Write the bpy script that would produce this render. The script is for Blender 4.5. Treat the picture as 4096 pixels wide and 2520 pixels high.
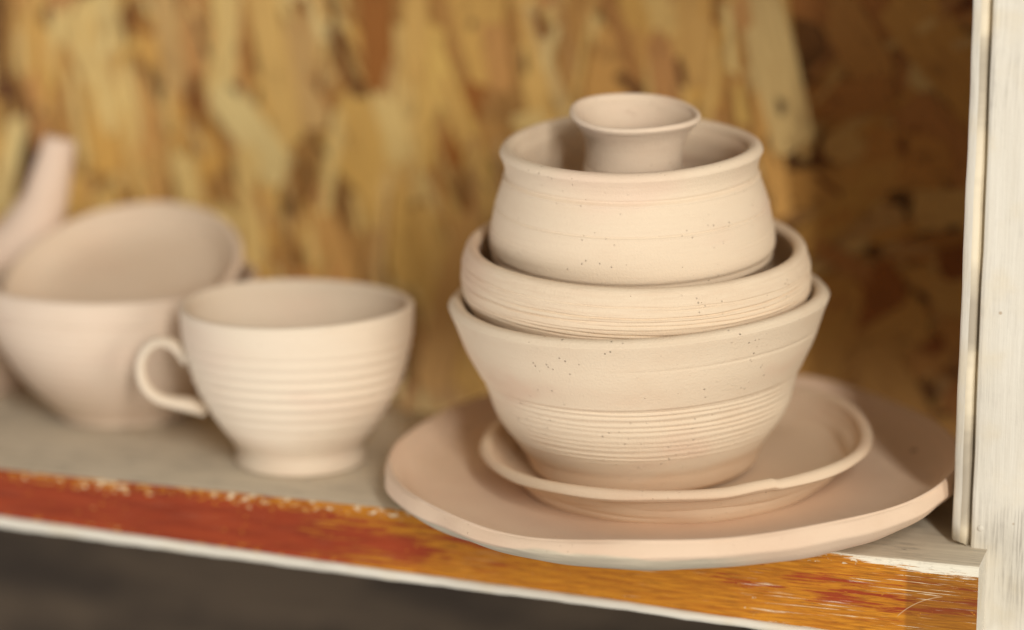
import bpy, bmesh, math, random
import numpy as np
from mathutils import Vector, Matrix, Quaternion

R = math.radians
sc = bpy.context.scene
for o in list(bpy.data.objects):
    bpy.data.objects.remove(o)

# ------------------------------------------------------------------ camera
YAW, PITCH = R(18.3), R(12.8)
cam_d = bpy.data.cameras.new('camera')
cam = bpy.data.objects.new('camera', cam_d)
sc.collection.objects.link(cam)
cam.location = (0.2839, -0.8583, 0.285)
cam.rotation_euler = (R(90) - PITCH, 0, YAW)
cam_d.sensor_width = 36
cam_d.lens = 87.88
cam_d.clip_start, cam_d.clip_end = 0.01, 50
cam_d.dof.use_dof = True
cam_d.dof.focus_distance = 0.900
cam_d.dof.aperture_fstop = 2.6
sc.camera = cam

# ------------------------------------------------------------------ light
world = bpy.data.worlds.new('World')
sc.world = world
world.use_nodes = True
world.node_tree.nodes['Background'].inputs[0].default_value = (1.0, 0.97, 0.92, 1)
world.node_tree.nodes['Background'].inputs[1].default_value = 0.22

def area_lamp(name, az, el, dist, sx, sy, power, col, target=(0.03, 0.06, 0.08)):
    d = bpy.data.lights.new(name, 'AREA')
    d.shape = 'RECTANGLE'
    d.size, d.size_y = sx, sy
    d.energy = power
    d.color = col
    o = bpy.data.objects.new(name, d)
    sc.collection.objects.link(o)
    v = Vector((math.sin(az) * math.cos(el), -math.cos(az) * math.cos(el), math.sin(el)))
    o.location = Vector(target) + v * dist
    o.rotation_euler = (math.pi / 2 - el, 0, az)
    return o

# a tall narrow window to the front right, and cool daylight coming back off the floor on the left
area_lamp('window_light', R(30.6), R(22), 2.2, 0.15, 1.1, 33, (1.0, 0.952, 0.872))
area_lamp('floor_bounce_light', R(-42), R(-24), 2.4, 1.6, 1.2, 25, (1.0, 0.965, 0.945))

area_lamp('side_fill_light', R(54), R(4), 2.3, 0.7, 1.0, 17, (1.0, 0.94, 0.84))  # added soft fill that brightens the right sides of the pots

vs = sc.view_settings
vs.view_transform = 'Standard'
vs.look = 'None'
vs.exposure = 0
vs.gamma = 1
sc.cycles.max_bounces = 8
sc.cycles.diffuse_bounces = 5
sc.cycles.use_denoising = True

# ------------------------------------------------------------------ helpers
def lin(r, g, b):
    f = lambda c: (c / 255 / 12.92) if c <= 10 else ((c / 255 + 0.055) / 1.055) ** 2.4
    return (f(r), f(g), f(b), 1)

class NT:
    """small node tree writer"""
    def __init__(self, name):
        self.m = bpy.data.materials.new(name)
        self.m.use_nodes = True
        self.t = self.m.node_tree
        self.b = self.t.nodes['Principled BSDF']
        self.b.inputs['Specular IOR Level'].default_value = 0.25
    def link(self, a, b):
        self.t.links.new(a, b)
    def put(self, sock, v):
        if hasattr(v, 'links') or hasattr(v, 'is_linked'):
            self.link(v, sock)
        else:
            sock.default_value = v
    def n(self, kind, **kw):
        nd = self.t.nodes.new(kind)
        for k, v in kw.items():
            setattr(nd, k, v)
        return nd
    def coord(self, what='Object'):
        return self.n('ShaderNodeTexCoord').outputs[what]
    def geo_attr(self, name):
        return self.n('ShaderNodeAttribute', attribute_name=name)
    def mapv(self, v, scale=(1, 1, 1), loc=(0, 0, 0), rot=(0, 0, 0)):
        nd = self.n('ShaderNodeMapping')
        self.link(v, nd.inputs[0])
        nd.inputs['Location'].default_value = loc
        nd.inputs['Rotation'].default_value = rot
        nd.inputs['Scale'].default_value = scale
        return nd.outputs[0]
    def noise(self, v, scale, detail=4, rough=0.5, dist=0.0):
        nd = self.n('ShaderNodeTexNoise')
        self.link(v, nd.inputs['Vector'])
        nd.inputs['Scale'].default_value = scale
        nd.inputs['Detail'].default_value = detail
        nd.inputs['Roughness'].default_value = rough
        nd.inputs['Distortion'].default_value = dist
        return nd.outputs['Fac']
    def voronoi(self, v, scale, rnd=1.0):
        nd = self.n('ShaderNodeTexVoronoi')
        self.link(v, nd.inputs['Vector'])
        nd.inputs['Scale'].default_value = scale
        nd.inputs['Randomness'].default_value = rnd
        return nd
    def math(self, op, a, b=0.0, c=0.0, clamp=False):
        nd = self.n('ShaderNodeMath', operation=op, use_clamp=clamp)
        for i, v in enumerate((a, b, c)):
            self.put(nd.inputs[i], v)
        return nd.outputs[0]
    def step(self, v, lo, hi, a=0.0, b=1.0):
        nd = self.n('ShaderNodeMapRange', interpolation_type='SMOOTHSTEP')
        self.put(nd.inputs[0], v)
        self.put(nd.inputs[1], lo)
        self.put(nd.inputs[2], hi)
        nd.inputs[3].default_value = a
        nd.inputs[4].default_value = b
        return nd.outputs[0]
    def mix(self, fac, a, b, mode='MIX'):
        nd = self.n('ShaderNodeMix', data_type='RGBA', blend_type=mode)
        self.put(nd.inputs[0], fac)
        self.put(nd.inputs[6], a)
        self.put(nd.inputs[7], b)
        return nd.outputs[2]
    def ramp(self, v, stops):
        nd = self.n('ShaderNodeValToRGB')
        self.link(v, nd.inputs[0])
        cr = nd.color_ramp
        while len(cr.elements) < len(stops):
            cr.elements.new(0.5)
        for e, (p, c) in zip(cr.elements, stops):
            e.position = p
            e.color = c
        return nd.outputs[0]
    def sep(self, v):
        nd = self.n('ShaderNodeSeparateXYZ')
        self.link(v, nd.inputs[0])
        return nd.outputs
    def bump(self, hgt, strength, dist, normal=None):
        nd = self.n('ShaderNodeBump')
        self.link(hgt, nd.inputs['Height'])
        nd.inputs['Strength'].default_value = strength
        nd.inputs['Distance'].default_value = dist
        if normal is not None:
            self.link(normal, nd.inputs['Normal'])
        return nd.outputs[0]
    def done(self, col, rough=0.85, normal=None):
        self.put(self.b.inputs['Base Color'], col)
        self.put(self.b.inputs['Roughness'], rough)
        if normal is not None:
            self.link(normal, self.b.inputs['Normal'])
        return self.m

def tag(o, label, cat, group=None, kind=None):
    if label: o['label'] = label
    if cat: o['category'] = cat
    if group: o['group'] = group
    if kind: o['kind'] = kind
    return o

def link(name, me, mat=None, parent=None):
    o = bpy.data.objects.new(name, me)
    sc.collection.objects.link(o)
    if mat is not None and me is not None and not me.materials:
        me.materials.append(mat)
    if parent is not None:
        o.parent = parent
    return o

def empty(name, loc=(0, 0, 0)):
    o = bpy.data.objects.new(name, None)
    o.empty_display_size = 0.02
    sc.collection.objects.link(o)
    o.location = loc
    return o

def smooth(me):
    me.polygons.foreach_set('use_smooth', [True] * len(me.polygons))

def box_mesh(name, lo, hi, bevel=0.0, segs=2):
    bm = bmesh.new()
    bmesh.ops.create_cube(bm, size=1)
    for v in bm.verts:
        v.co = Vector([(lo[i] + hi[i]) / 2 + v.co[i] * (hi[i] - lo[i]) for i in range(3)])
    if bevel:
        bmesh.ops.bevel(bm, geom=list(bm.edges), offset=bevel, segments=segs, affect='EDGES', profile=0.5)
    me = bpy.data.meshes.new(name)
    bm.to_mesh(me)
    bm.free()
    return me

# ------------------------------------------------------------------ materials
def clay(name, cream, pink, pinkness=0.5, ring=1.0, grit=1.0, seed=0.0, grey_band=None, tint=None, blemish=None):
    """raw fired clay: fine turning lines, grit, sparse dark specks"""
    cream = tuple(c * 0.93 for c in cream[:3]) + (1,)
    pink = tuple(c * 0.95 for c in pink[:3]) + (1,)
    t = NT(name)
    co = t.mapv(t.coord(), loc=(seed, seed * 1.7, seed * 0.3))
    big = t.noise(t.mapv(co, scale=(1, 1, 2.2)), 16, 3, 0.5)
    col = t.mix(t.step(big, 0.62 - 0.3 * pinkness, 0.85 - 0.3 * pinkness), cream, pink)
    blot = t.noise(t.mapv(co, scale=(1, 1, 1.6), loc=(2, 4, 7)), 34, 4, 0.6)
    col = t.mix(t.step(blot, 0.45, 0.75, 0.0, 0.30), col, (pink[0] * 0.93, pink[1] * 0.92, pink[2] * 0.86, 1))
    ringv = t.mapv(co, scale=(0.07, 0.07, 1.0))
    ringn = t.noise(ringv, 950, 4, 0.65)
    col = t.mix(t.step(ringn, 0.35, 0.75, 0.0, 0.22 * ring), col, (pink[0] * 0.9, pink[1] * 0.88, pink[2] * 0.84, 1))
    fine = t.noise(co, 1500, 3, 0.6)
    col = t.mix(t.step(fine, 0.3, 0.8, 0.0, 0.16), col, (cream[0] * 1.06, cream[1] * 1.07, cream[2] * 1.08, 1))
    # dark iron specks of a few sizes
    for scl, thr, dens, amt in ((420, 0.13, 0.95, 0.5), (210, 0.085, 0.96, 0.75)):
        vo = t.voronoi(co, scl)
        keep = t.math('GREATER_THAN', t.sep(vo.outputs['Color'])[0], dens)
        spot = t.math('MULTIPLY', t.step(vo.outputs['Distance'], thr, thr * 0.45, 0.0, 1.0), keep)
        spot = t.math('MULTIPLY', t.step(vo.outputs['Distance'], thr * 0.5, thr, 1.0, 0.0), keep)
        col = t.mix(t.math('MULTIPLY', spot, amt), col, lin(122, 84, 52))
    xyz = t.sep(t.coord())
    if grey_band is not None:      # greyish band along the lower outer edge, fading out to the right
        edge = t.math('ADD', grey_band, t.math('MULTIPLY', t.math('SUBTRACT', t.noise(co, 22, 3), 0.5), 0.009))
        m = t.step(xyz[2], t.math('SUBTRACT', edge, 0.0006), t.math('ADD', edge, 0.0006), 1.0, 0.0)
        rad = t.math('SQRT', t.math('ADD', t.math('MULTIPLY', xyz[0], xyz[0]), t.math('MULTIPLY', xyz[1], xyz[1])))
        m = t.math('MULTIPLY', m, t.step(xyz[0], 0.035, 0.060, 1.0, 0.0))
        m = t.math('MULTIPLY', m, t.step(rad, 0.1035, 0.1045))
        col = t.mix(m, col, t.mix(t.step(ringn, 0.3, 0.7), lin(186, 174, 152), lin(206, 192, 168)))
    if blemish is not None:     # one brown blemish
        dx = t.math('SUBTRACT', xyz[0], blemish[0])
        dy = t.math('SUBTRACT', xyz[1], blemish[1])
        dd = t.math('SQRT', t.math('ADD', t.math('MULTIPLY', dx, dx), t.math('MULTIPLY', dy, dy)))
        col = t.mix(t.step(dd, 0.0010, 0.0017, 0.8, 0.0), col, lin(110, 72, 44))
    if tint is not None:     # warm iron blush around the base
        m = t.math('ADD', xyz[2], t.math('MULTIPLY', t.math('SUBTRACT', t.noise(co, 26, 3), 0.5), 0.016))
        m = t.step(m, tint * 0.55, tint, 1.0, 0.0)
        col = t.mix(t.math('MULTIPLY', m, 0.4), col, lin(212, 172, 134))
    nrm = t.bump(ringn, 0.20 * ring, 0.0010)
    pits = t.noise(co, 1150, 3, 0.65)
    nrm = t.bump(pits, 0.34 * grit, 0.0006, nrm)
    vo = t.voronoi(co, 520)
    keep = t.step(t.sep(vo.outputs['Color'])[1], 0.70, 0.74)
    area = t.step(t.noise(co, 38, 2), 0.45, 0.62)
    g = t.math('MULTIPLY', t.math('MULTIPLY', t.step(vo.outputs['Distance'], 0.05, 0.22, 1.0, 0.0), keep), area)
    nrm = t.bump(g, 0.9 * grit, 0.0006, nrm)
    return t.done(col, 0.88, nrm)

CREAM = (0.790, 0.645, 0.475, 1)
PINK = (0.745, 0.548, 0.398, 1)
m_bowl = clay('clay_deep_bowl', CREAM, PINK, 0.35, 0.45, 1.4, 0.11, tint=0.014)
m_mid = clay('clay_curved_bowl', (0.815, 0.655, 0.475, 1), PINK, 0.3, 1.5, 1.1, 0.37)
m_pot = clay('clay_pot', (0.82, 0.665, 0.49, 1), (0.79, 0.60, 0.45, 1), 0.3, 0.7, 1.0, 0.63)
m_cup = clay('clay_cup', (0.82, 0.66, 0.50, 1), (0.77, 0.575, 0.44, 1), 0.5, 0.7, 1.6, 0.87)
m_saucer = clay('clay_saucer', (0.80, 0.62, 0.44, 1), (0.74, 0.54, 0.38, 1), 0.5, 0.5, 0.9, 1.21)
m_plate = clay('clay_plate', (0.80, 0.60, 0.435, 1), (0.74, 0.53, 0.38, 1), 0.55, 0.25, 0.8, 1.55, grey_band=0.0082, blemish=(0.0862, 0.0430))
m_mug = clay('clay_mug', (0.83, 0.70, 0.545, 1), (0.79, 0.63, 0.49, 1), 0.45, 0.6, 0.6, 1.91)
m_lbowl = clay('clay_footed_bowl', (0.80, 0.645, 0.505, 1), (0.76, 0.585, 0.46, 1), 0.55, 0.6, 0.6, 2.3)
m_dish = clay('clay_dish', (0.82, 0.66, 0.50, 1), (0.78, 0.60, 0.45, 1), 0.5, 0.4, 0.6, 2.7)
m_bottle = clay('clay_bottle', (0.77, 0.595, 0.465, 1), (0.73, 0.54, 0.42, 1), 0.5, 0.4, 0.6, 3.1)

def white_paint(name, axis, grey=0.5):
    """brushed off-white paint, thin over grey wood; axis = direction of the brush strokes"""
    t = NT(name)
    co = t.coord()
    s = [60, 60, 60]
    s[axis] = 3.2
    st = t.noise(t.mapv(co, scale=s), 6, 5, 0.65)
    s2 = [170, 170, 170]
    s2[axis] = 7
    st2 = t.noise(t.mapv(co, scale=s2, loc=(3, 1, 2)), 7, 4, 0.6)
    patch = t.noise(t.mapv(co, loc=(0.4, 0.2, 0.8)), 26, 4, 0.6)
    base = t.mix(st, lin(204, 196, 180), lin(228, 222, 208))
    base = t.mix(t.step(t.noise(co, 40, 4), 0.48, 0.72, 0, 0.45), base, lin(214, 198, 166))
    worn = t.math('MULTIPLY', t.step(st2, 0.44, 0.62), t.step(patch, 0.40, 0.68))
    base = t.mix(t.math('MULTIPLY', worn, grey), base, lin(166, 158, 146))
    vo = t.voronoi(co, 130)
    keep = t.math('GREATER_THAN', t.sep(vo.outputs['Color'])[0], 0.86)
    spot = t.math('MULTIPLY', t.step(vo.outputs['Distance'], 0.05, 0.11, 1, 0), keep)
    base = t.mix(t.math('MULTIPLY', spot, 0.55), base, lin(150, 118, 78))
    nrm = t.bump(st2, 0.35, 0.0006)
    nrm = t.bump(t.noise(co, 300, 3), 0.25, 0.0006, nrm)
    return t.done(base, 0.55, nrm)

m_white_post = white_paint('white_paint_post', 2, 0.72)
m_white_strip = white_paint('white_paint_strip', 2, 0.35)
m_white_edge = white_paint('white_paint_edge', 0, 0.3)

def shelf_top_mat():
    t = NT('washed_shelf_top')
    co = t.coord()
    st = t.noise(t.mapv(co, scale=(5, 70, 70)), 5, 5, 0.65)
    st2 = t.noise(t.mapv(co, scale=(14, 260, 260), loc=(2, 5, 1)), 6, 4, 0.6)
    patch = t.noise(co, 24, 4, 0.6)
    base = t.mix(st, lin(178, 164, 140), lin(238, 227, 206))
    worn = t.math('MULTIPLY', t.step(st2, 0.46, 0.66), t.step(patch, 0.42, 0.62))
    base = t.mix(t.math('MULTIPLY', worn, 0.75), base, lin(134, 127, 116))
    vo = t.voronoi(t.mapv(co, scale=(0.5, 1, 1)), 230)
    keep = t.math('GREATER_THAN', t.sep(vo.outputs['Color'])[0], 0.78)
    spot = t.math('MULTIPLY', t.step(vo.outputs['Distance'], 0.06, 0.16, 1, 0), keep)
    base = t.mix(t.math('MULTIPLY', t.math('MULTIPLY', spot, t.step(patch, 0.45, 0.6)), 0.7), base, lin(92, 82, 74))
    nrm = t.bump(st2, 0.5, 0.0008)
    return t.done(base, 0.6, nrm)

m_top = shelf_top_mat()

def shelf_front_mat():
    """red over ochre over white paint, brushed along the board and chipped at the arrises"""
    t = NT('worn_orange_front')
    co = t.coord()
    x, y, z = t.sep(co)
    long_ = t.noise(t.mapv(co, scale=(9, 1, 190)), 5, 5, 0.6)
    long2 = t.noise(t.mapv(co, scale=(20, 1, 420), loc=(1, 2, 3)), 5, 4, 0.6)
    mid = t.noise(t.mapv(co, scale=(6, 1, 60), loc=(4, 0, 1)), 5, 5, 0.6)
    ochre = t.mix(t.step(long_, 0.3, 0.7), lin(168, 98, 14), lin(206, 138, 34))
    ochre = t.mix(t.step(long2, 0.45, 0.68, 0, 0.7), ochre, lin(126, 74, 18))
    red = t.mix(t.step(mid, 0.3, 0.7), lin(126, 44, 15), lin(152, 60, 23))
    # how much red is left: whole at the far left, streaks on the right
    f = t.math('DIVIDE', t.math('ABSOLUTE', t.math('ADD', z, 0.0145)), 0.0125)      # 0 mid-height, 1 at the edges
    cover = t.step(x, -0.22, 0.08, 1.15, 0.24)
    cover = t.math('SUBTRACT', cover, t.math('MULTIPLY', t.math('POWER', f, 2.0), t.step(x, -0.16, -0.02, 0.0, 0.42)))
    cover = t.math('ADD', cover, t.step(x, 0.05, 0.14, 0.0, 0.26))
    rm = t.math('ADD', t.math('MULTIPLY', t.math('SUBTRACT', t.math('ADD', t.math('MULTIPLY', mid, 0.5), t.math('MULTIPLY', long_, 0.5)), 0.5), 2.8), cover)
    rm = t.step(rm, 0.38, 0.62)
    col = t.mix(rm, ochre, red)
    # darker second coat at the end by the post
    end = t.math('MULTIPLY', t.step(x, 0.1488, 0.1506), 0.45)
    col = t.mix(end, col, lin(96, 58, 16))
    # white scratches along the grain
    s1 = t.step(t.noise(t.mapv(co, scale=(9, 1, 430), loc=(7, 3, 2)), 4, 5, 0.6), 0.585, 0.64)
    s1 = t.math('MULTIPLY', s1, t.step(t.noise(t.mapv(co, scale=(1, 1, 2)), 34, 3), 0.47, 0.58))
    s1 = t.math('MULTIPLY', s1, t.step(x, -0.03, 0.08, 0.1, 1.0))
    col = t.mix(s1, col, lin(226, 208, 176))
    # chips on both arrises
    ch = t.noise(t.mapv(co, scale=(70, 1, 150), loc=(2, 8, 1)), 4, 4, 0.6)
    top = t.step(z, -0.0075, -0.0015)
    bot = t.step(t.math('ADD', t.math('MULTIPLY', x, 0.0303), z), -0.0225, -0.0285)
    clump = t.math('MULTIPLY', t.math('SUBTRACT', t.noise(t.mapv(co, scale=(1, 0, 0), loc=(3, 0, 0)), 26, 2), 0.5), 0.5)
    ch = t.math('ADD', ch, clump)
    chips = t.math('ADD', t.math('MULTIPLY', top, 0.15), t.math('MULTIPLY', bot, 0.10))
    chips = t.step(t.math('ADD', ch, chips), 0.70, 0.745)
    col = t.mix(t.math('MULTIPLY', chips, 0.95), col, lin(222, 204, 172))
    halo = t.step(t.math('ADD', ch, t.math('ADD', t.math('MULTIPLY', top, 0.18), t.math('MULTIPLY', bot, 0.14))), 0.64, 0.68)
    col2 = t.mix(t.math('MULTIPLY', halo, t.math('SUBTRACT', 1.0, chips)), col, ochre)
    # ragged white top at the post end
    rag = t.math('ADD', z, t.math('MULTIPLY', t.noise(t.mapv(co, scale=(12, 1, 330)), 4, 5, 0.65), 0.0100))
    rag = t.math('MULTIPLY', t.step(rag, t.step(x, 0.09, 0.170, 0.0060, 0.0008), t.step(x, 0.09, 0.170, 0.0070, 0.0014)), 1.0)
    col3 = t.mix(rag, col2, lin(228, 220, 200))
    # one curved scratch across the darker end
    dx, dz = t.math('SUBTRACT', x, 0.16824), t.math('SUBTRACT', z, -0.04029)
    dist = t.math('ABSOLUTE', t.math('SUBTRACT', t.math('SQRT', t.math('ADD', t.math('MULTIPLY', dx, dx), t.math('MULTIPLY', dz, dz))), 0.02832))
    sx = t.math('MULTIPLY', t.step(x, 0.14653, 0.14753), t.step(x, 0.16228, 0.16328, 1.0, 0.0))
    sx = t.math('MULTIPLY', sx, t.step(dist, 0.00006, 0.00024, 1.0, 0.0))
    sx = t.math('MULTIPLY', sx, t.math('GREATER_THAN', z, -0.0295))
    col3 = t.mix(t.math('MULTIPLY', sx, 0.55), col3, lin(206, 178, 140))
    nrm = t.bump(long2, 0.5, 0.0006)
    nrm = t.bump(chips, 0.5, -0.0004, nrm)
    return t.done(col3, t.step(long_, 0.2, 0.8, 0.6, 0.75), nrm)

m_front = shelf_front_mat()

def strand_mat(name, joined=False, tint=None):
    t = NT(name)
    rnd = t.geo_attr('tone').outputs['Fac'] if joined else t.n('ShaderNodeObjectInfo').outputs['Random']
    co = t.coord()
    off = t.n('ShaderNodeCombineXYZ')
    t.link(t.math('MULTIPLY', rnd, 37.0), off.inputs[0])
    t.link(t.math('MULTIPLY', rnd, 91.0), off.inputs[2])
    va = t.n('ShaderNodeVectorMath', operation='ADD')
    t.link(co, va.inputs[0])
    t.link(off.outputs[0], va.inputs[1])
    v = va.outputs[0]
    col = t.ramp(rnd, [(0.0, lin(218, 172, 92)), (0.14, lin(236, 208, 138)), (0.28, lin(220, 172, 90)), (0.42, lin(198, 144, 88)),
                       (0.55, lin(232, 194, 108)), (0.66, lin(188, 132, 70)), (0.78, lin(236, 212, 146)), (0.90, lin(170, 108, 46)), (1.0, lin(96, 60, 30))])
    gr = t.noise(t.mapv(v, scale=(160, 1, 9)), 4, 5, 0.6)
    col = t.mix(t.step(gr, 0.40, 0.75, 0, 0.45), col, lin(150, 100, 48))
    blot = t.noise(t.mapv(v, scale=(1.6, 1, 0.7)), 70, 3, 0.5)
    col = t.mix(t.step(blot, 0.60, 0.70, 0, 0.4), col, lin(122, 80, 42))
    knot = t.noise(t.mapv(v, scale=(1.5, 1, 0.6), loc=(5, 5, 5)), 60, 2)
    col = t.mix(t.step(knot, 0.64, 0.70, 0, 0.85), col, lin(66, 44, 26))
    if tint is not None:     # the right-hand board's strands are multiplied by a brown tint
        col = t.mix(1.0, col, tint, 'MULTIPLY')
    return t.done(col, 0.6, t.bump(gr, 0.4, 0.0006))

m_strand = strand_mat('wood_strand')
m_strand_fine = strand_mat('wood_strand_fine', True)
BROWN_TINT = (0.72, 0.60, 0.50, 1)
m_strand_brown = strand_mat('brown_wood_strand', False, BROWN_TINT)
m_strand_brown_fine = strand_mat('brown_wood_strand_fine', True, BROWN_TINT)

def board_mat(name, c1, c2, scale=(9, 120, 120)):
    t = NT(name)
    co = t.coord()
    st = t.noise(t.mapv(co, scale=scale), 3, 5, 0.6)
    col = t.mix(st, c1, c2)
    col = t.mix(t.step(t.noise(t.mapv(co, scale=(1, 1, 2.5)), 12, 4), 0.40, 0.62, 0, 0.75), col, (c1[0] * 0.45, c1[1] * 0.45, c1[2] * 0.5, 1))
    return t.done(col, 0.75, t.bump(st, 0.3, 0.001))

m_core = board_mat('pressed_board_core', lin(160, 112, 58), lin(214, 166, 96), (60, 60, 20))
m_core_brown = board_mat('brown_pressed_board_core', lin(104, 66, 32), lin(150, 104, 56), (60, 60, 20))
m_lower = board_mat('dark_board', lin(58, 47, 36), lin(98, 83, 66), (7, 80, 60))  # dark brown-grey board for the wall below the shelf

m_raw = board_mat('thinly_painted_wood', lin(214, 199, 170), lin(234, 222, 198), (60, 60, 4))

# ------------------------------------------------------------------ setting: strand board wall behind the shelf
WALL_Y = 0.212
SEAM_X = 0.056
wall = link('wall', box_mesh('wall', (-0.80, WALL_Y, -0.055), (0.60, WALL_Y + 0.014, 0.48)), m_core_brown)
wall['kind'] = 'structure'
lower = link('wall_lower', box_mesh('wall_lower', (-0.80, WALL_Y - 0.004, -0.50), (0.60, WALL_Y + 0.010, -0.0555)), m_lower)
lower['kind'] = 'structure'

panel = link('panel', box_mesh('panel', (-0.80, WALL_Y - 0.003, -0.0545), (SEAM_X, WALL_Y + 0.001, 0.478)), m_core, wall)
rng = random.Random(11)
def strand_mesh(k, L, W, mat):
    """a flat splinter of wood, ragged at both ends, 8 corners, 0.4 mm thick"""
    r = random.Random(100 + k)
    h, w = L / 2, W / 2
    pts = [(-w * r.uniform(.85, 1), -h * r.uniform(.86, .98)), (-w * r.uniform(-.2, .4), -h), (w * r.uniform(.85, 1), -h * r.uniform(.84, .98)),
           (w, r.uniform(-.2, .2) * h), (w * r.uniform(.8, 1), h * r.uniform(.84, .97)), (w * r.uniform(-.3, .4), h), (-w * r.uniform(.8, 1), h * r.uniform(.85, .97)),
           (-w, r.uniform(-.2, .2) * h)]
    n = len(pts)
    th = 0.0004
    vs_ = [(x, -th, z) for x, z in pts] + [(x, th, z) for x, z in pts]
    fs = [tuple(range(n)), tuple(range(2 * n - 1, n - 1, -1))] + [(i, i + n, (i + 1) % n + n, (i + 1) % n) for i in range(n)]
    me = bpy.data.meshes.new('strand')
    me.from_pydata(vs_, [], fs)
    me.materials.append(mat)
    return me

variants, brown_variants = [], []
for k in range(14):
    size = (rng.uniform(0.045, 0.110), rng.choice((0.005, 0.007, 0.010, 0.013, 0.017, 0.021)))
    variants.append(strand_mesh(k, *size, m_strand))
    brown_variants.append(strand_mesh(k, size[0], size[1] * 1.25, m_strand_brown))
n_strand = 0
def strands(x0, x1, z0, z1, count, main, spread, lift=0.0, pool=None):
    global n_strand
    cells = []
    for i in range(count):
        me = rng.choice(pool or variants)
        o = bpy.data.objects.new('strand', me)
        sc.collection.objects.link(o)
        o.parent = wall
        # golden-ratio spread keeps the cover even without a grid
        u = (i * 0.61803399 + rng.uniform(-.03, .03)) % 1
        v = (i * 0.75487767 + rng.uniform(-.03, .03)) % 1
        a = main + rng.gauss(0, spread * (3.0 if rng.random() < .2 else 1.0))
        s = rng.uniform(0.75, 1.15)
        o.location = (x0 + (x1 - x0) * u, WALL_Y - lift - 0.0006 - 0.0018 * rng.random(), z0 + (z1 - z0) * v)
        o.rotation_euler = (rng.gauss(0, 0.008), a, rng.gauss(0, 0.03))
        o.scale = (s * rng.uniform(.7, 1.2), 1, s)
        n_strand += 1

strands(-0.42, SEAM_X - 0.004, -0.035, 0.235, 212, -0.08, 0.20, 0.003)
strands(SEAM_X + 0.012, 0.20, -0.02, 0.235, 85, R(78), 0.55, 0.0, brown_variants)

def fine_strands(x0, x1, z0, z1, count, main, spread, lift, verts, faces, tones):
    for i in range(count):
        L, W = rng.uniform(0.012, 0.045) / 2, rng.uniform(0.0016, 0.0055) / 2
        cx, cz, a = rng.uniform(x0, x1), rng.uniform(z0, z1), main + rng.gauss(0, spread)
        y = WALL_Y - lift - 0.0008 - 0.0022 * rng.random()
        ca, sa = math.cos(a), math.sin(a)
        k = len(verts)
        loc = [(-W, -L * rng.uniform(.8, 1)), (W, -L), (W * rng.uniform(.5, 1), L), (-W, L * rng.uniform(.8, 1))]
        for d in (0.0, 0.0006):
            verts += [(cx + px * ca + pz * sa, y + d, cz - px * sa + pz * ca) for px, pz in loc]
        faces += [(k, k + 1, k + 2, k + 3)] + [(k + j, k + 4 + j, k + 4 + (j + 1) % 4, k + (j + 1) % 4) for j in range(4)]
        tones += [rng.random()] * 5
for args, mat in (((-0.42, SEAM_X - 0.004, -0.035, 0.235, 420, -0.08, 0.35, 0.003), m_strand_fine),
                  ((SEAM_X + 0.006, 0.20, -0.02, 0.235, 110, R(80), 0.7, 0.0), m_strand_brown_fine)):
    fv, ff, ft = [], [], []
    fine_strands(*args, fv, ff, ft)
    fme = bpy.data.meshes.new('fine_strands')
    fme.from_pydata(fv, [], ff)
    fme.attributes.new('tone', 'FLOAT', 'FACE').data.foreach_set('value', ft)
    fine = link('fine_strands', fme, mat, wall)
    fine['kind'] = 'stuff'

# ------------------------------------------------------------------ the shelf unit
unit = empty('shelf_unit')
tag(unit, 'white painted wooden shelf unit with worn red and orange front edge', 'shelf')
XL, XR, YB = -0.72, 0.1754, 0.1373

def bottom_z(x):
    return float(np.interp(x, [-0.72, -0.2195, -0.0559, 0.0388, 0.0768, 0.18], [-0.019, -0.0240, -0.0290, -0.0312, -0.0328, -0.0355]))

def shelf_board():
    """profile swept along x: top, rounded front arris, front face, underside; the lower edge runs slightly out of parallel"""
    xs = np.concatenate([np.linspace(XL, -0.24, 14)[:-1], np.linspace(-0.24, XR, 150)])
    rr = 0.0016
    verts, faces, mats = [], [], []
    prng = np.random.default_rng(3)
    ph = prng.uniform(0, 6.28, 12)
    for i, x in enumerate(xs):
        w = 0.00025 * sum(math.sin(x * f + p) for f, p in zip((23, 57, 131, 240), ph)) * 0.6
        zb = bottom_z(x) + 0.0042
        prof = [(YB, 0.0), (0.06, 0.0), (rr + w, 0.0)]
        prof += [(rr - rr * math.sin(a) + w, -rr + rr * math.cos(a)) for a in (R(30), R(60), R(90))]
        prof += [(w * 0.5, zb + (0 - zb) * 0.5), (0.0, zb), (YB, zb)]
        verts += [(x, yy, zz) for yy, zz in prof]
    n = 9
    for i in range(len(xs) - 1):
        for j in range(n):
            k = (j + 1) % n
            faces.append((i * n + j, (i + 1) * n + j, (i + 1) * n + k, i * n + k))
            mats.append(1 if j in (3, 4, 5, 6) else (2 if j in (7,) else 0))
    faces.append(tuple(range(n)))
    mats.append(2)
    L = (len(xs) - 1) * n
    faces.append(tuple(L + j for j in range(n - 1, -1, -1)))
    mats.append(2)
    me = bpy.data.meshes.new('shelf_board')
    me.from_pydata(verts, [], faces)
    for m in (m_top, m_front, m_white_edge):
        me.materials.append(m)
    me.polygons.foreach_set('material_index', mats)
    bm = bmesh.new(); bm.from_mesh(me)
    bmesh.ops.recalc_face_normals(bm, faces=bm.faces)
    bm.to_mesh(me); bm.free()
    me.update()
    return link('shelf_board', me, None, unit)
board = shelf_board()

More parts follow.
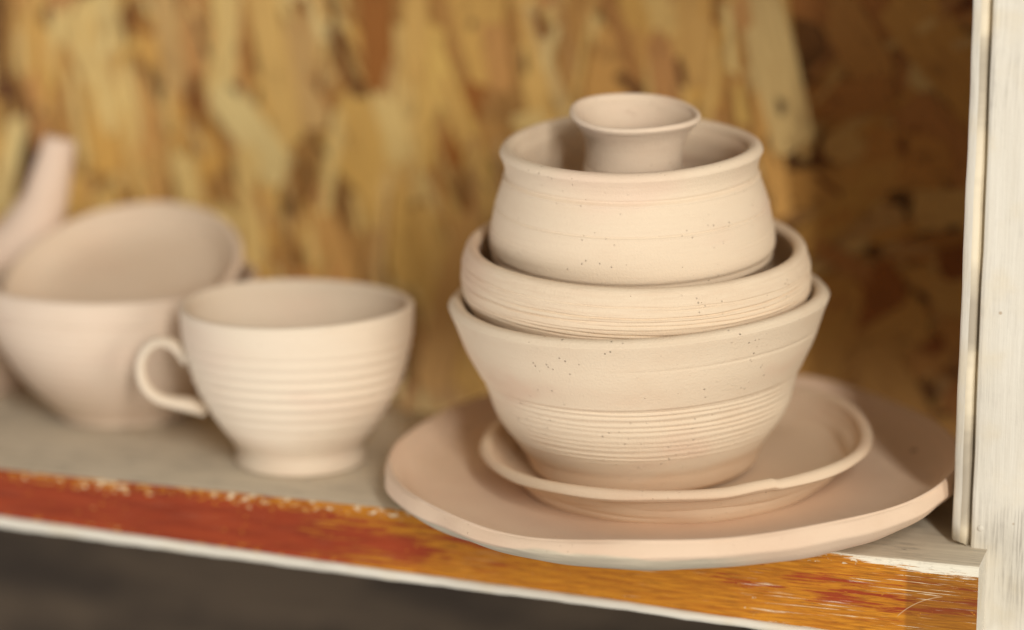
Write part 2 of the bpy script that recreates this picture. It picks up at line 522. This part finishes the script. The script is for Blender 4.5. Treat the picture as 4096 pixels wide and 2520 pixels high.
def edge_lip():
    """white painted strip along the lower front edge"""
    xs = np.linspace(XL, XR - 0.0004, 160)
    verts, faces = [], []
    for x in xs:
        z1 = bottom_z(x) + 0.0041 + 0.00012 * math.sin(x * 160) + 0.0001 * math.sin(x * 431 + 1)
        z0 = z1 - float(np.interp(x, [-0.22, 0.05], [0.0050, 0.0036]))
        c, hz = (z0 + z1) / 2, (z1 - z0) / 2
        prof = [(0.004, z1), (-0.0004, z1), (-0.0012, c + hz * 0.6), (-0.0014, c), (-0.0010, c - hz * 0.7), (0.0004, z0), (0.012, z0), (0.012, z1)]
        verts += [(x, a, b) for a, b in prof]
    n = 8
    for i in range(len(xs) - 1):
        for j in range(n):
            k = (j + 1) % n
            faces.append((i * n + j, i * n + k, (i + 1) * n + k, (i + 1) * n + j))
    faces += [tuple(range(n - 1, -1, -1)), tuple((len(xs) - 1) * n + j for j in range(n))]
    me = bpy.data.meshes.new('edge_strip')
    me.from_pydata(verts, [], faces)
    bm = bmesh.new(); bm.from_mesh(me)
    bmesh.ops.recalc_face_normals(bm, faces=bm.faces)
    bm.to_mesh(me); bm.free()
    smooth(me)
    return link('edge_strip', me, m_white_edge, unit)
edge_lip()

def wavy_post(name, lo, hi, bev, amp, mat):
    """long upright with hand-sanded arrises, a little uneven along its length"""
    bm = bmesh.new()
    n = 60
    c = bev
    ring = [(lo[0], lo[1] + c), (lo[0] + c * .3, lo[1] + c * .3), (lo[0] + c, lo[1]), (hi[0] - c, lo[1]), (hi[0], lo[1] + c), (hi[0], hi[1]), (lo[0], hi[1])]
    rows = []
    for i in range(n + 1):
        z = lo[2] + (hi[2] - lo[2]) * i / n
        w = amp * (math.sin(z * 61) + .6 * math.sin(z * 173 + 1) + .4 * math.sin(z * 390 + 2))
        rows.append([bm.verts.new((x + (w if k in (0, 1, 2) else 0), y + .5 * w * (k < 4), z)) for k, (x, y) in enumerate(ring)])
    m = len(ring)
    for a, b in zip(rows, rows[1:]):
        for k in range(m):
            bm.faces.new((a[k], a[(k + 1) % m], b[(k + 1) % m], b[k]))
    bm.faces.new(rows[0][::-1]); bm.faces.new(rows[-1])
    bmesh.ops.recalc_face_normals(bm, faces=bm.faces)
    me = bpy.data.meshes.new(name)
    bm.to_mesh(me); bm.free()
    return link(name, me, mat, unit)

wavy_post('post', (0.1690, 0.0212, -0.45), (0.232, 0.060, 0.46), 0.0016, 0.00012, m_white_post)
def nail_head(x, y, z, r):
    bm = bmesh.new()
    bmesh.ops.create_uvsphere(bm, u_segments=20, v_segments=10, radius=r)
    for v in bm.verts:
        v.co = Vector((x + v.co.x, y + v.co.y * 0.35, z + v.co.z))
    me = bpy.data.meshes.new('nail_head')
    bm.to_mesh(me); bm.free()
    smooth(me)
    return link('nail_head', me, m_white_post, unit)
nail_head(0.1725, 0.0212, 0.0077, 0.0012)
nail_head(0.1845, 0.0212, 0.1480, 0.0011)
# bead strip standing just inside the post, cut off slantwise above the shelf
def bead_strip():
    bm = bmesh.new()
    prof = [(0.1619, 0.0300), (0.1617, 0.0256), (0.1620, 0.0236), (0.1627, 0.0227), (0.1640, 0.0224), (0.1652, 0.0218), (0.1668, 0.0219), (0.1675, 0.0224), (0.1677, 0.0246), (0.1688, 0.0252), (0.1688, 0.0400), (0.1619, 0.0400)]
    rows = []
    n = 70
    for i in range(n + 1):
        row = []
        for x, y in prof:
            z0 = 0.0022 - (x - 0.1618) * 0.30 + 0.0003 * math.sin(x * 4000)
            z = z0 + (0.44 - z0) * i / n
            w = 0.00010 * (math.sin(z * 90) + .6 * math.sin(z * 260 + 2))
            row.append(bm.verts.new((x + w, y + w * .5, z)))
        rows.append(row)
    m = len(prof)
    for a, b in zip(rows, rows[1:]):
        for k in range(m):
            bm.faces.new((a[k], a[(k + 1) % m], b[(k + 1) % m], b[k]))
    bm.faces.new(rows[0][::-1]); bm.faces.new(rows[-1])
    bmesh.ops.recalc_face_normals(bm, faces=bm.faces)
    me = bpy.data.meshes.new('bead_strip')
    bm.to_mesh(me); bm.free()
    smooth(me)
    o = link('bead_strip', me, m_white_strip, unit)
    me.materials.append(m_raw)
    for p in me.polygons:
        if p.center.x > 0.1652 and p.center.z > 0.003:
            p.material_index = 1
    return o
bead_strip()
link('side_panel', box_mesh('side_panel', (0.1720, 0.0605, -0.45), (0.1860, WALL_Y - 0.003, 0.46), 0.0008), m_white_post, unit)
link('upper_shelf', box_mesh('upper_shelf', (XL, 0.0, 0.238), (0.1689, YB, 0.266), 0.0015), m_white_edge, unit)

# ------------------------------------------------------------------ turned pots
RT = Vector((math.cos(YAW), math.sin(YAW), 0))
FH = Vector((-math.sin(YAW), math.cos(YAW), 0))

def cubic(pts, n):
    """smooth curve through control points (centripetal-ish Catmull-Rom), even arc spacing"""
    P = np.array(pts, float)
    P = np.vstack([2 * P[0] - P[1], P, 2 * P[-1] - P[-2]])
    out = []
    for i in range(1, len(P) - 2):
        p0, p1, p2, p3 = P[i - 1:i + 3]
        d1 = np.linalg.norm(p2 - p1) + 1e-9
        m1 = (p2 - p0) * d1 / (d1 + np.linalg.norm(p1 - p0) + 1e-9)
        m2 = (p3 - p1) * d1 / (d1 + np.linalg.norm(p3 - p2) + 1e-9)
        t = np.linspace(0, 1, 40, endpoint=False)[:, None]
        out.append((2 * t**3 - 3 * t**2 + 1) * p1 + (t**3 - 2 * t**2 + t) * m1 + (-2 * t**3 + 3 * t**2) * p2 + (t**3 - t**2) * m2)
    out = np.vstack(out + [P[-2][None]])
    s = np.concatenate([[0], np.cumsum(np.linalg.norm(np.diff(out, axis=0), axis=1))])
    q = np.linspace(0, s[-1], n)
    return np.stack([np.interp(q, s, out[:, 0]), np.interp(q, s, out[:, 1])], 1)

def lathe_mesh(name, outer, wall_t, floor_t, seg=288, n_out=200, n_in=90, disp=None, wob=None, lip=None, inner=None, zwarp=None, zextra=None):
    """outer: (r, z) from the base edge up to the rim; the wall is wall_t thick, the rim rounded"""
    oc = cubic(outer, n_out)
    rt_, zt = oc[-1]
    lt = lip or wall_t
    lip_pts = [(rt_ - lt / 2 + lt / 2 * math.cos(a), zt + lt / 2 * math.sin(a)) for a in np.linspace(0, math.pi, 16)[1:]]
    if inner is None:
        ic = oc[::-1].copy()
        # offset along the curve's normal
        tg = np.gradient(ic, axis=0)
        tg /= np.linalg.norm(tg, axis=1)[:, None] + 1e-12
        nr = np.stack([tg[:, 1], -tg[:, 0]], 1)
        nr[nr[:, 0] > 0] *= -1
        blend = np.clip(np.linspace(0, 6, len(ic)), 0, 1)[:, None]
        th = lt * (1 - blend) + wall_t * blend
        ic = ic + nr * th
        fz = oc[0, 1] + floor_t
        ic = ic[ic[:, 1] > fz + 0.002]
        inner = [tuple(p) for p in ic[::max(1, len(ic) // 14)]]
        rl = inner[-1][0]
        inner += [(rl * 0.90, fz + 0.0006), (rl * 0.7, fz), (rl * 0.35, fz - 0.0001)]
        inner[0] = lip_pts[-1]
    ic = cubic([lip_pts[-1]] + [p for p in inner if p != lip_pts[-1]] + [(0.0008, inner[-1][1])], n_in)[1:]
    base = np.array([(0.0008, outer[0][1]), (outer[0][0] * 0.5, outer[0][1]), (outer[0][0] * 0.97, outer[0][1])])
    prof = np.vstack([base, oc, np.array(lip_pts), ic])
    kind = np.concatenate([np.zeros(3), np.ones(len(oc)), np.full(len(lip_pts), 0.5), np.zeros(len(ic))])
    th = np.linspace(0, 2 * np.pi, seg, endpoint=False)
    Rr = np.repeat(prof[:, 0][:, None], seg, 1)
    Z = np.repeat(prof[:, 1][:, None], seg, 1)
    T = np.repeat(th[None], len(prof), 0)
    K = np.repeat(kind[:, None], seg, 1)
    if disp is not None:
        Rr = Rr + disp(T, Z) * (K == 1)
    H = max(1e-6, zt - outer[0][1])
    hf = np.clip((Z - outer[0][1]) / H, 0, 1)
    for k, a, p in (wob or []):
        Rr = Rr * (1 + a * np.cos(k * T + p) * (0.25 + 0.75 * hf))
    for k, a, p in (zwarp or []):
        Z = Z + a * np.cos(k * T + p) * hf ** 1.5
    if zextra is not None:
        Z = Z + zextra(T, hf)
    V = np.stack([Rr * np.cos(T), Rr * np.sin(T), Z], -1).reshape(-1, 3)
    nr_ = len(prof)
    i, j = np.meshgrid(np.arange(nr_ - 1), np.arange(seg), indexing='ij')
    a = i * seg + j
    b = i * seg + (j + 1) % seg
    F = np.stack([a, b, b + seg, a + seg], -1).reshape(-1, 4)
    me = bpy.data.meshes.new(name)
    faces = F.tolist()
    faces.append(tuple(range(seg - 1, -1, -1)))
    faces.append(tuple((nr_ - 1) * seg + k for k in range(seg)))
    me.from_pydata(V.tolist(), [], faces)
    smooth(me)
    me.update()
    return me

def pose(o, rim_centre, height, tilt_view, tilt_right, spin=0.0):
    """stand o so that its rim's centre is at rim_centre, leaning towards the viewer / up on the right"""
    q = Quaternion(RT, R(tilt_view)) @ Quaternion(FH, -R(tilt_right))
    nrm = q @ Vector((0, 0, 1))
    o.location = Vector(rim_centre) - nrm * height
    o.rotation_mode = 'QUATERNION'
    o.rotation_quaternion = q @ Quaternion((0, 0, 1), spin)

def gr(Z, z0, w):
    return np.exp(-((Z - z0) / w) ** 2)
def sm(x, a, b):
    t = np.clip((x - a) / (b - a), 0, 1)
    return t * t * (3 - 2 * t)

# --- large plate
def plate_disp(T, Z):
    return 0.0006 * np.sin(7 * T + 40 * Z) + 0.0006 * np.abs(np.sin(6.5 * T + 1 + 90 * Z)) + 0.0003 * np.sin(23 * T + 2 + 300 * Z)
pl_inner = [(0.1068, 0.0124), (0.1030, 0.0086), (0.0970, 0.0058), (0.0860, 0.0042), (0.0600, 0.0036), (0.0300, 0.0034)]
plate = link('plate', lathe_mesh('plate', [(0.0780, 0.0), (0.0950, 0.0003), (0.1030, 0.0016), (0.1084, 0.0048), (0.1117, 0.0082), (0.1124, 0.0093), (0.1122, 0.0101), (0.1113, 0.0123), (0.1104, 0.0138)], 0.0035, 0.0035, 320, 90, 70,
             plate_disp, [(2, .006, .4), (3, .006, 1.7), (5, .003, .3), (8, .0022, 2.0)], 0.0014, pl_inner, [(2, .0009, 1.1), (3, .0008, 2.2), (5, .0006, .2), (9, .0004, 1.0)]), m_plate)
pose(plate, (0.049, 0.054, 0.0185), 0.0145, 1.4, 2.2)
tag(plate, 'large shallow clay plate with uneven rim overhanging the front edge of the shelf', 'plate', 'unglazed clay pottery')

# --- saucer
def sau_disp(T, Z):
    d = 0.0004 * np.sin(5 * T + 300 * Z) + 0.0003 * np.sin(11 * T + 1)
    d += -0.0004 * gr(Z, 0.0050 + 0.0012 * np.sin(T * 2 + .5), 0.0008) * np.clip(.5 + np.sin(3 * T + 1.2), 0, 1)
    return d
def saucer_fold(T, hf):
    return 0.0009 * sm(T, 2 * np.pi - 1.10, 2 * np.pi - 0.90) * (1 - sm(T, 2 * np.pi - 0.83, 2 * np.pi - 0.79)) * hf ** 3
sau_in = [(0.0708, 0.0148), (0.0690, 0.0122), (0.0650, 0.0075), (0.0580, 0.0046), (0.0300, 0.0040)]
saucer = link('saucer', lathe_mesh('saucer', [(0.0560, 0.0), (0.0598, 0.0010), (0.0635, 0.0050), (0.0668, 0.0100), (0.0700, 0.0125), (0.0748, 0.0136), (0.0768, 0.0150)], 0.004, 0.004, 320, 70, 60,
              sau_disp, [(2, .008, 2.4), (3, .005, .6), (5, .004, 1.9), (7, .002, .4)], 0.0056, sau_in, [(1, .0012, 1.251), (2, .0006, 2.502), (3, .0004, 4.2), (5, .0004, 2.9)], saucer_fold), m_saucer)
pose(saucer, (0.0494, 0.0541, 0.0252), 0.0175, 3.0, 3.1)
tag(saucer, 'smaller clay saucer with wavy nicked rim lying on the large plate', 'saucer', 'unglazed clay pottery')

# --- deep bowl at the bottom of the stack
def bowl_disp(T, Z):
    zz = Z + 0.0003 * np.sin(T + 1.0) + 0.00012 * np.sin(3 * T)
    d = 0.0007 * sm(zz, 0.0392, 0.0400)
    env = sm(zz, 0.0150, 0.0180) * (1 - sm(zz, 0.0385, 0.0393))
    p = (zz - 0.0393) / 0.00225 + T / (2 * np.pi)
    d += 0.00031 * env * np.cos(2 * np.pi * p + 0.7 * np.sin(2 * T + 9 * Z / 0.01) + .25 * np.sin(9 * T + 700 * Z)) * (0.68 + 0.32 * np.sin(2 * T + 260 * Z + 1))
    d += 0.0001 * env * np.sin(2 * np.pi * zz / 0.00061)
    d += -0.0003 * gr(zz, 0.0560, 0.0006) * (0.5 + 0.5 * np.sin(T * 2 + 2.2))
    d += 0.0002 * np.sin(2 * T + 120 * Z)
    return d
bowl = link('bowl', lathe_mesh('bowl', [(0.0418, 0.0), (0.0436, 0.0014), (0.0448, 0.0044), (0.0463, 0.0080), (0.0487, 0.0116), (0.0512, 0.0155), (0.0543, 0.0200), (0.0574, 0.0260), (0.0601, 0.0350), (0.0620, 0.0402),
            (0.0666, 0.0502), (0.0700, 0.0604), (0.0720, 0.0655), (0.0723, 0.0664)], 0.0050, 0.006, 360, 300, 90, bowl_disp, [(2, .004, 1.0), (3, .002, .4)], 0.0052, None, [(2, .0004, .5), (3, .0003, 1.5)]), m_bowl)
pose(bowl, (0.0347, 0.0493, 0.0808), 0.0687, 1.7, 2.8)
tag(bowl, 'deep clay bowl with flaring sides and combed grooves, standing on the saucer', 'bowl', 'unglazed clay pottery')

# --- low curved bowl nested in it
def mid_disp(T, Z):
    d = 0.0002 * np.sin(2 * T + 90 * Z)
    lines = [(0.0402, .00030, .00030, 1.2, 1), (0.0388, .00052, .00034, 0.3, 1), (0.0377, .00030, .00026, 2.2, 1), (0.0366, .00050, .00036, 4.0, 1), (0.0354, .00034, .00028, 3.3, 1),
             (0.0344, .00052, .00034, 5.1, 1), (0.0332, .00030, .00026, .8, 1), (0.0322, .00046, .00034, 2.8, 1), (0.0311, .0003, .0003, 5.6, 1), (0.0300, .00042, .0003, 1.7, 1), (0.0288, .0003, .0003, 4.5, 1)]
    for z0, a, w, p, m in lines:
        zz = Z + 0.0005 * np.sin(T + p) + 0.00018 * np.sin(4 * T + p * 3) + 0.00008 * np.sin(17 * T + p)
        d -= 1.5 * a * gr(zz, z0, w) * np.clip(0.55 + 0.6 * np.sin(T * 1.0 + p * 2.1) + .3 * np.sin(5 * T + p), 0.1, 1)
        d += a * .5 * gr(zz, z0 + 2 * w, w) * np.clip(0.4 + 0.6 * np.sin(2 * T + p), 0, 1)
    return d
mid = link('low_bowl', lathe_mesh('low_bowl', [(0.0350, 0.0), (0.0400, 0.0010), (0.0480, 0.0050), (0.0560, 0.0125), (0.0622, 0.0200), (0.0658, 0.0265), (0.0670, 0.0325), (0.0668, 0.0375), (0.0662, 0.0415), (0.0652, 0.0440)],
           0.0048, 0.005, 360, 300, 90, mid_disp, [(2, .005, .2), (3, .002, 2.0)], 0.0054, None, [(2, .0006, 2.5), (3, .0003, .5)]), m_mid)
pose(mid, (0.0338, 0.0490, 0.1007), 0.0465, 5.3, 0.6)
tag(mid, 'low round-sided clay bowl with ragged turning lines, nested in the deep bowl', 'bowl', 'unglazed clay pottery')

# --- round pot
PH = 0.0750
def pot_disp(T, Z):
    zz = Z - PH + 0.0002 * np.sin(T + .6)
    d = 0.00010 * np.sin(2 * T + 100 * Z)
    d += 0.00036 * gr(zz, -0.0124, 0.0005) - 0.00055 * gr(zz, -0.0110, 0.0006)
    z2 = zz + 0.0004 * np.sin(T + 2.4)
    d += -0.00040 * gr(z2, -0.0228, 0.0003) + 0.00020 * gr(z2, -0.0235, 0.0003)
    z3 = zz + 0.0006 * np.sin(T + 2.0)
    d += (-0.00032 * gr(z3, -0.0310, 0.0003) + 0.0002 * gr(z3, -0.0317, 0.0003)) * np.clip(.2 - np.sin(T - YAW + 1.57) * 0 + np.cos(2 * (T - YAW)), 0, 1)
    d += 0.00060 * gr(zz, -0.0432, 0.0008) - 0.0006 * gr(zz, -0.0410, 0.0009)
    return d
pot = link('pot', lathe_mesh('pot', [(0.0330, 0.0), (0.0360, 0.0010), (0.0420, 0.0100), (0.0485, 0.0220), (0.0520, 0.0290), (0.0537, 0.0325), (0.0546, 0.0345), (0.0549, 0.0375), (0.0545, 0.0415), (0.0523, 0.0520), (0.0498, 0.0595), (0.0484, 0.0635), (0.0481, 0.0665),
           (0.0488, 0.0696), (0.0499, 0.0722)], 0.0050, 0.006, 360, 320, 90, pot_disp, [(2, .004, .9), (3, .0015, 1.3)], 0.0058, None, [(2, .0005, 1.5), (3, .0003, .4)]), m_pot)
pose(pot, (0.0317, 0.0483, 0.1388), 0.0750, 5.0, 1.3)
tag(pot, 'round clay pot with necked rim sitting in the low bowl', 'pot', 'unglazed clay pottery')

# --- small flared cup on top
CH = 0.0790
def cup_disp(T, Z):
    zz = Z - CH
    return -0.0004 * gr(zz, -0.0200, 0.0004) + 0.00006 * np.sin(zz / 0.0013 * 6.283 + np.sin(T)) + 0.0001 * np.sin(3 * T + 200 * Z)
cup = link('cup', lathe_mesh('cup', [(0.0220, 0.0), (0.0240, 0.0020), (0.0235, 0.0120), (0.0215, 0.0350), (0.0195, 0.0520), (0.0187, 0.0580), (0.0184, 0.0620), (0.0188, 0.0675), (0.0202, 0.0718), (0.0226, 0.0755), (0.0244, 0.0776), (0.0248, 0.0784)],
           0.0026, 0.004, 240, 200, 80, cup_disp, [(2, .006, .3), (3, .003, 1.0)], 0.0026, None, [(2, .0004, 1.0), (3, .0003, 2.5)]), m_cup)
pose(cup, (0.0331, 0.0487, 0.1502), CH, 8.5, -1.0)
tag(cup, 'small flared clay cup standing inside the pot at the top of the stack', 'cup', 'unglazed clay pottery')

# --- mug with handle
mug = empty('mug', (-0.1078, 0.0498, 0.0))
tag(mug, 'ribbed clay mug with thin loop handle standing near the shelf front', 'mug', 'unglazed clay pottery')
def mug_disp(T, Z):
    zz = Z + 0.0005 * np.sin(T + .5)
    env = sm(zz, 0.016, 0.020) * (1 - sm(zz, 0.0545, 0.0565))
    return 0.00038 * env * np.cos(2 * np.pi * (zz - 0.0545) / 0.0047 + .5 * np.sin(2 * T + 1) + .5 * np.sin(150 * Z)) * (.8 + .3 * np.sin(210 * Z)) + 0.0002 * np.sin(2 * T + 60 * Z)
mug_body = link('body', lathe_mesh('mug_body', [(0.0245, 0.0), (0.0263, 0.0008), (0.0262, 0.0026), (0.0255, 0.0054), (0.0258, 0.0080), (0.0276, 0.0108), (0.0320, 0.0168), (0.0368, 0.0246), (0.0415, 0.0342), (0.0457, 0.0490), (0.0471, 0.0590), (0.0472, 0.0648)],
               0.0034, 0.005, 300, 260, 90, mug_disp, [(2, .004, .2), (3, .002, 1.0)], 0.0034, None, [(2, .0005, .9)]), m_mug, mug)

def tube(name, pts, rad, mat, parent, seg=16, flat=1.0, n=80):
    """round coil of clay bent along pts (3-D), radius list rad"""
    P = np.array(pts, float)
    t = np.linspace(0, 1, len(P))
    tt = np.linspace(0, 1, n)
    # smooth by repeated corner averaging
    Q = np.stack([np.interp(tt, t, P[:, k]) for k in range(3)], 1)
    rr = np.interp(tt, np.linspace(0, 1, len(rad)), rad)
    for _ in range(6):
        Q[1:-1] = (Q[:-2] + 2 * Q[1:-1] + Q[2:]) / 4
        rr[1:-1] = (rr[:-2] + 2 * rr[1:-1] + rr[2:]) / 4
    tg = np.gradient(Q, axis=0)
    tg /= np.linalg.norm(tg, axis=1)[:, None]
    side = np.array(FH)
    V = []
    for q, d, r in zip(Q, tg, rr):
        a = side - d * (side @ d)
        a /= np.linalg.norm(a)
        b = np.cross(d, a)
        for k in range(seg):
            an = 2 * math.pi * k / seg
            V.append(tuple(q + a * r * flat * math.cos(an) + b * r * math.sin(an)))
    F = [(i * seg + k, i * seg + (k + 1) % seg, (i + 1) * seg + (k + 1) % seg, (i + 1) * seg + k) for i in range(n - 1) for k in range(seg)]
    F += [tuple(range(seg - 1, -1, -1)), tuple((n - 1) * seg + k for k in range(seg))]
    me = bpy.data.meshes.new(name)
    me.from_pydata(V, [], F)
    smooth(me)
    return link(name, me, mat, parent)
hp = cubic([(-.0440, .0432), (-.0485, .0475), (-.0532, .0502), (-.0578, .0498), (-.0616, .0466), (-.0638, .0418), (-.0640, .0362), (-.0620, .0308), (-.0584, .0272), (-.0534, .0252), (-.0480, .0242), (-.0435, .0234), (-.0405, .0224), (-.0378, .0208)], 60)
tube('handle', [tuple(RT * float(a) + Vector((0, 0, float(b)))) for a, b in hp], [.0038, .0028, .0022, .0020, .0020, .0020, .0020, .0021, .0021, .0022, .0024, .0028, .0030, .0024], m_mug, mug, flat=1.7)

# --- footed bowl behind the mug
def lb_disp(T, Z):
    return 0.0002 * np.sin(2 * T + 90 * Z) + 0.0004 * gr(Z, 0.0525, 0.0010) + 0.00012 * np.sin(Z / 0.004 * 6.283)
lbowl = link('bowl', lathe_mesh('footed_bowl', [(0.0270, 0.0), (0.0290, 0.0010), (0.0298, 0.0030), (0.0338, 0.0070), (0.0422, 0.0165), (0.0496, 0.0275), (0.0556, 0.0400), (0.0588, 0.0520), (0.0597, 0.0602)], 0.0036, 0.005, 260, 160, 80, lb_disp,
             [(2, .004, .7)], 0.0038), m_lbowl)
pose(lbowl, (-0.2110, 0.0960, 0.0622), 0.0621, 0.0, 0.0)
tag(lbowl, 'wide clay bowl behind the mug handle with an oval dish tipped in it', 'bowl', 'unglazed clay pottery')

# --- dish leaning in that bowl
ds_in = [(0.0486, 0.0166), (0.0464, 0.0148), (0.0432, 0.0120), (0.0380, 0.0094), (0.0280, 0.0078), (0.0150, 0.0074)]
dish = link('dish', lathe_mesh('dish', [(0.0260, 0.0), (0.0300, 0.0010), (0.0400, 0.0050), (0.0470, 0.0110), (0.0510, 0.0145), (0.0540, 0.0165)], 0.0036, 0.004, 240, 80, 70, None, [(2, .025, 1.5), (3, .006, 1.0)], 0.0046, ds_in), m_dish)
pose(dish, (-0.2095, 0.0960, 0.0650), 0.0180, 21.0, 8.0)
tag(dish, 'shallow oval clay dish tipped towards the viewer inside the wide bowl', 'dish', 'unglazed clay pottery')

# --- bottle with leaning neck at the left border
bt = [(-.2945, .1213, .0000), (-.2944, .1214, .0062), (-.2939, .1215, .0180), (-.2915, .1223, .0316), (-.2855, .1243, .0453), (-.2777, .1262, .0588), (-.2709, .1278, .0713), (-.2644, .1295, .0856), (-.2603, .1308, .1009), (-.2584, .1315, .1075), (-.2568, .1320, .1141)]
bottle = tube('bottle', bt, [.020, .0236, .0286, .0295, .0256, .0198, .0141, .0102, .0086, .0078, .0072], m_bottle, None, 40, 1.0, 120)
tag(bottle, 'clay bottle with a leaning narrow neck, cut by the left border behind the dish', 'bottle', 'unglazed clay pottery')
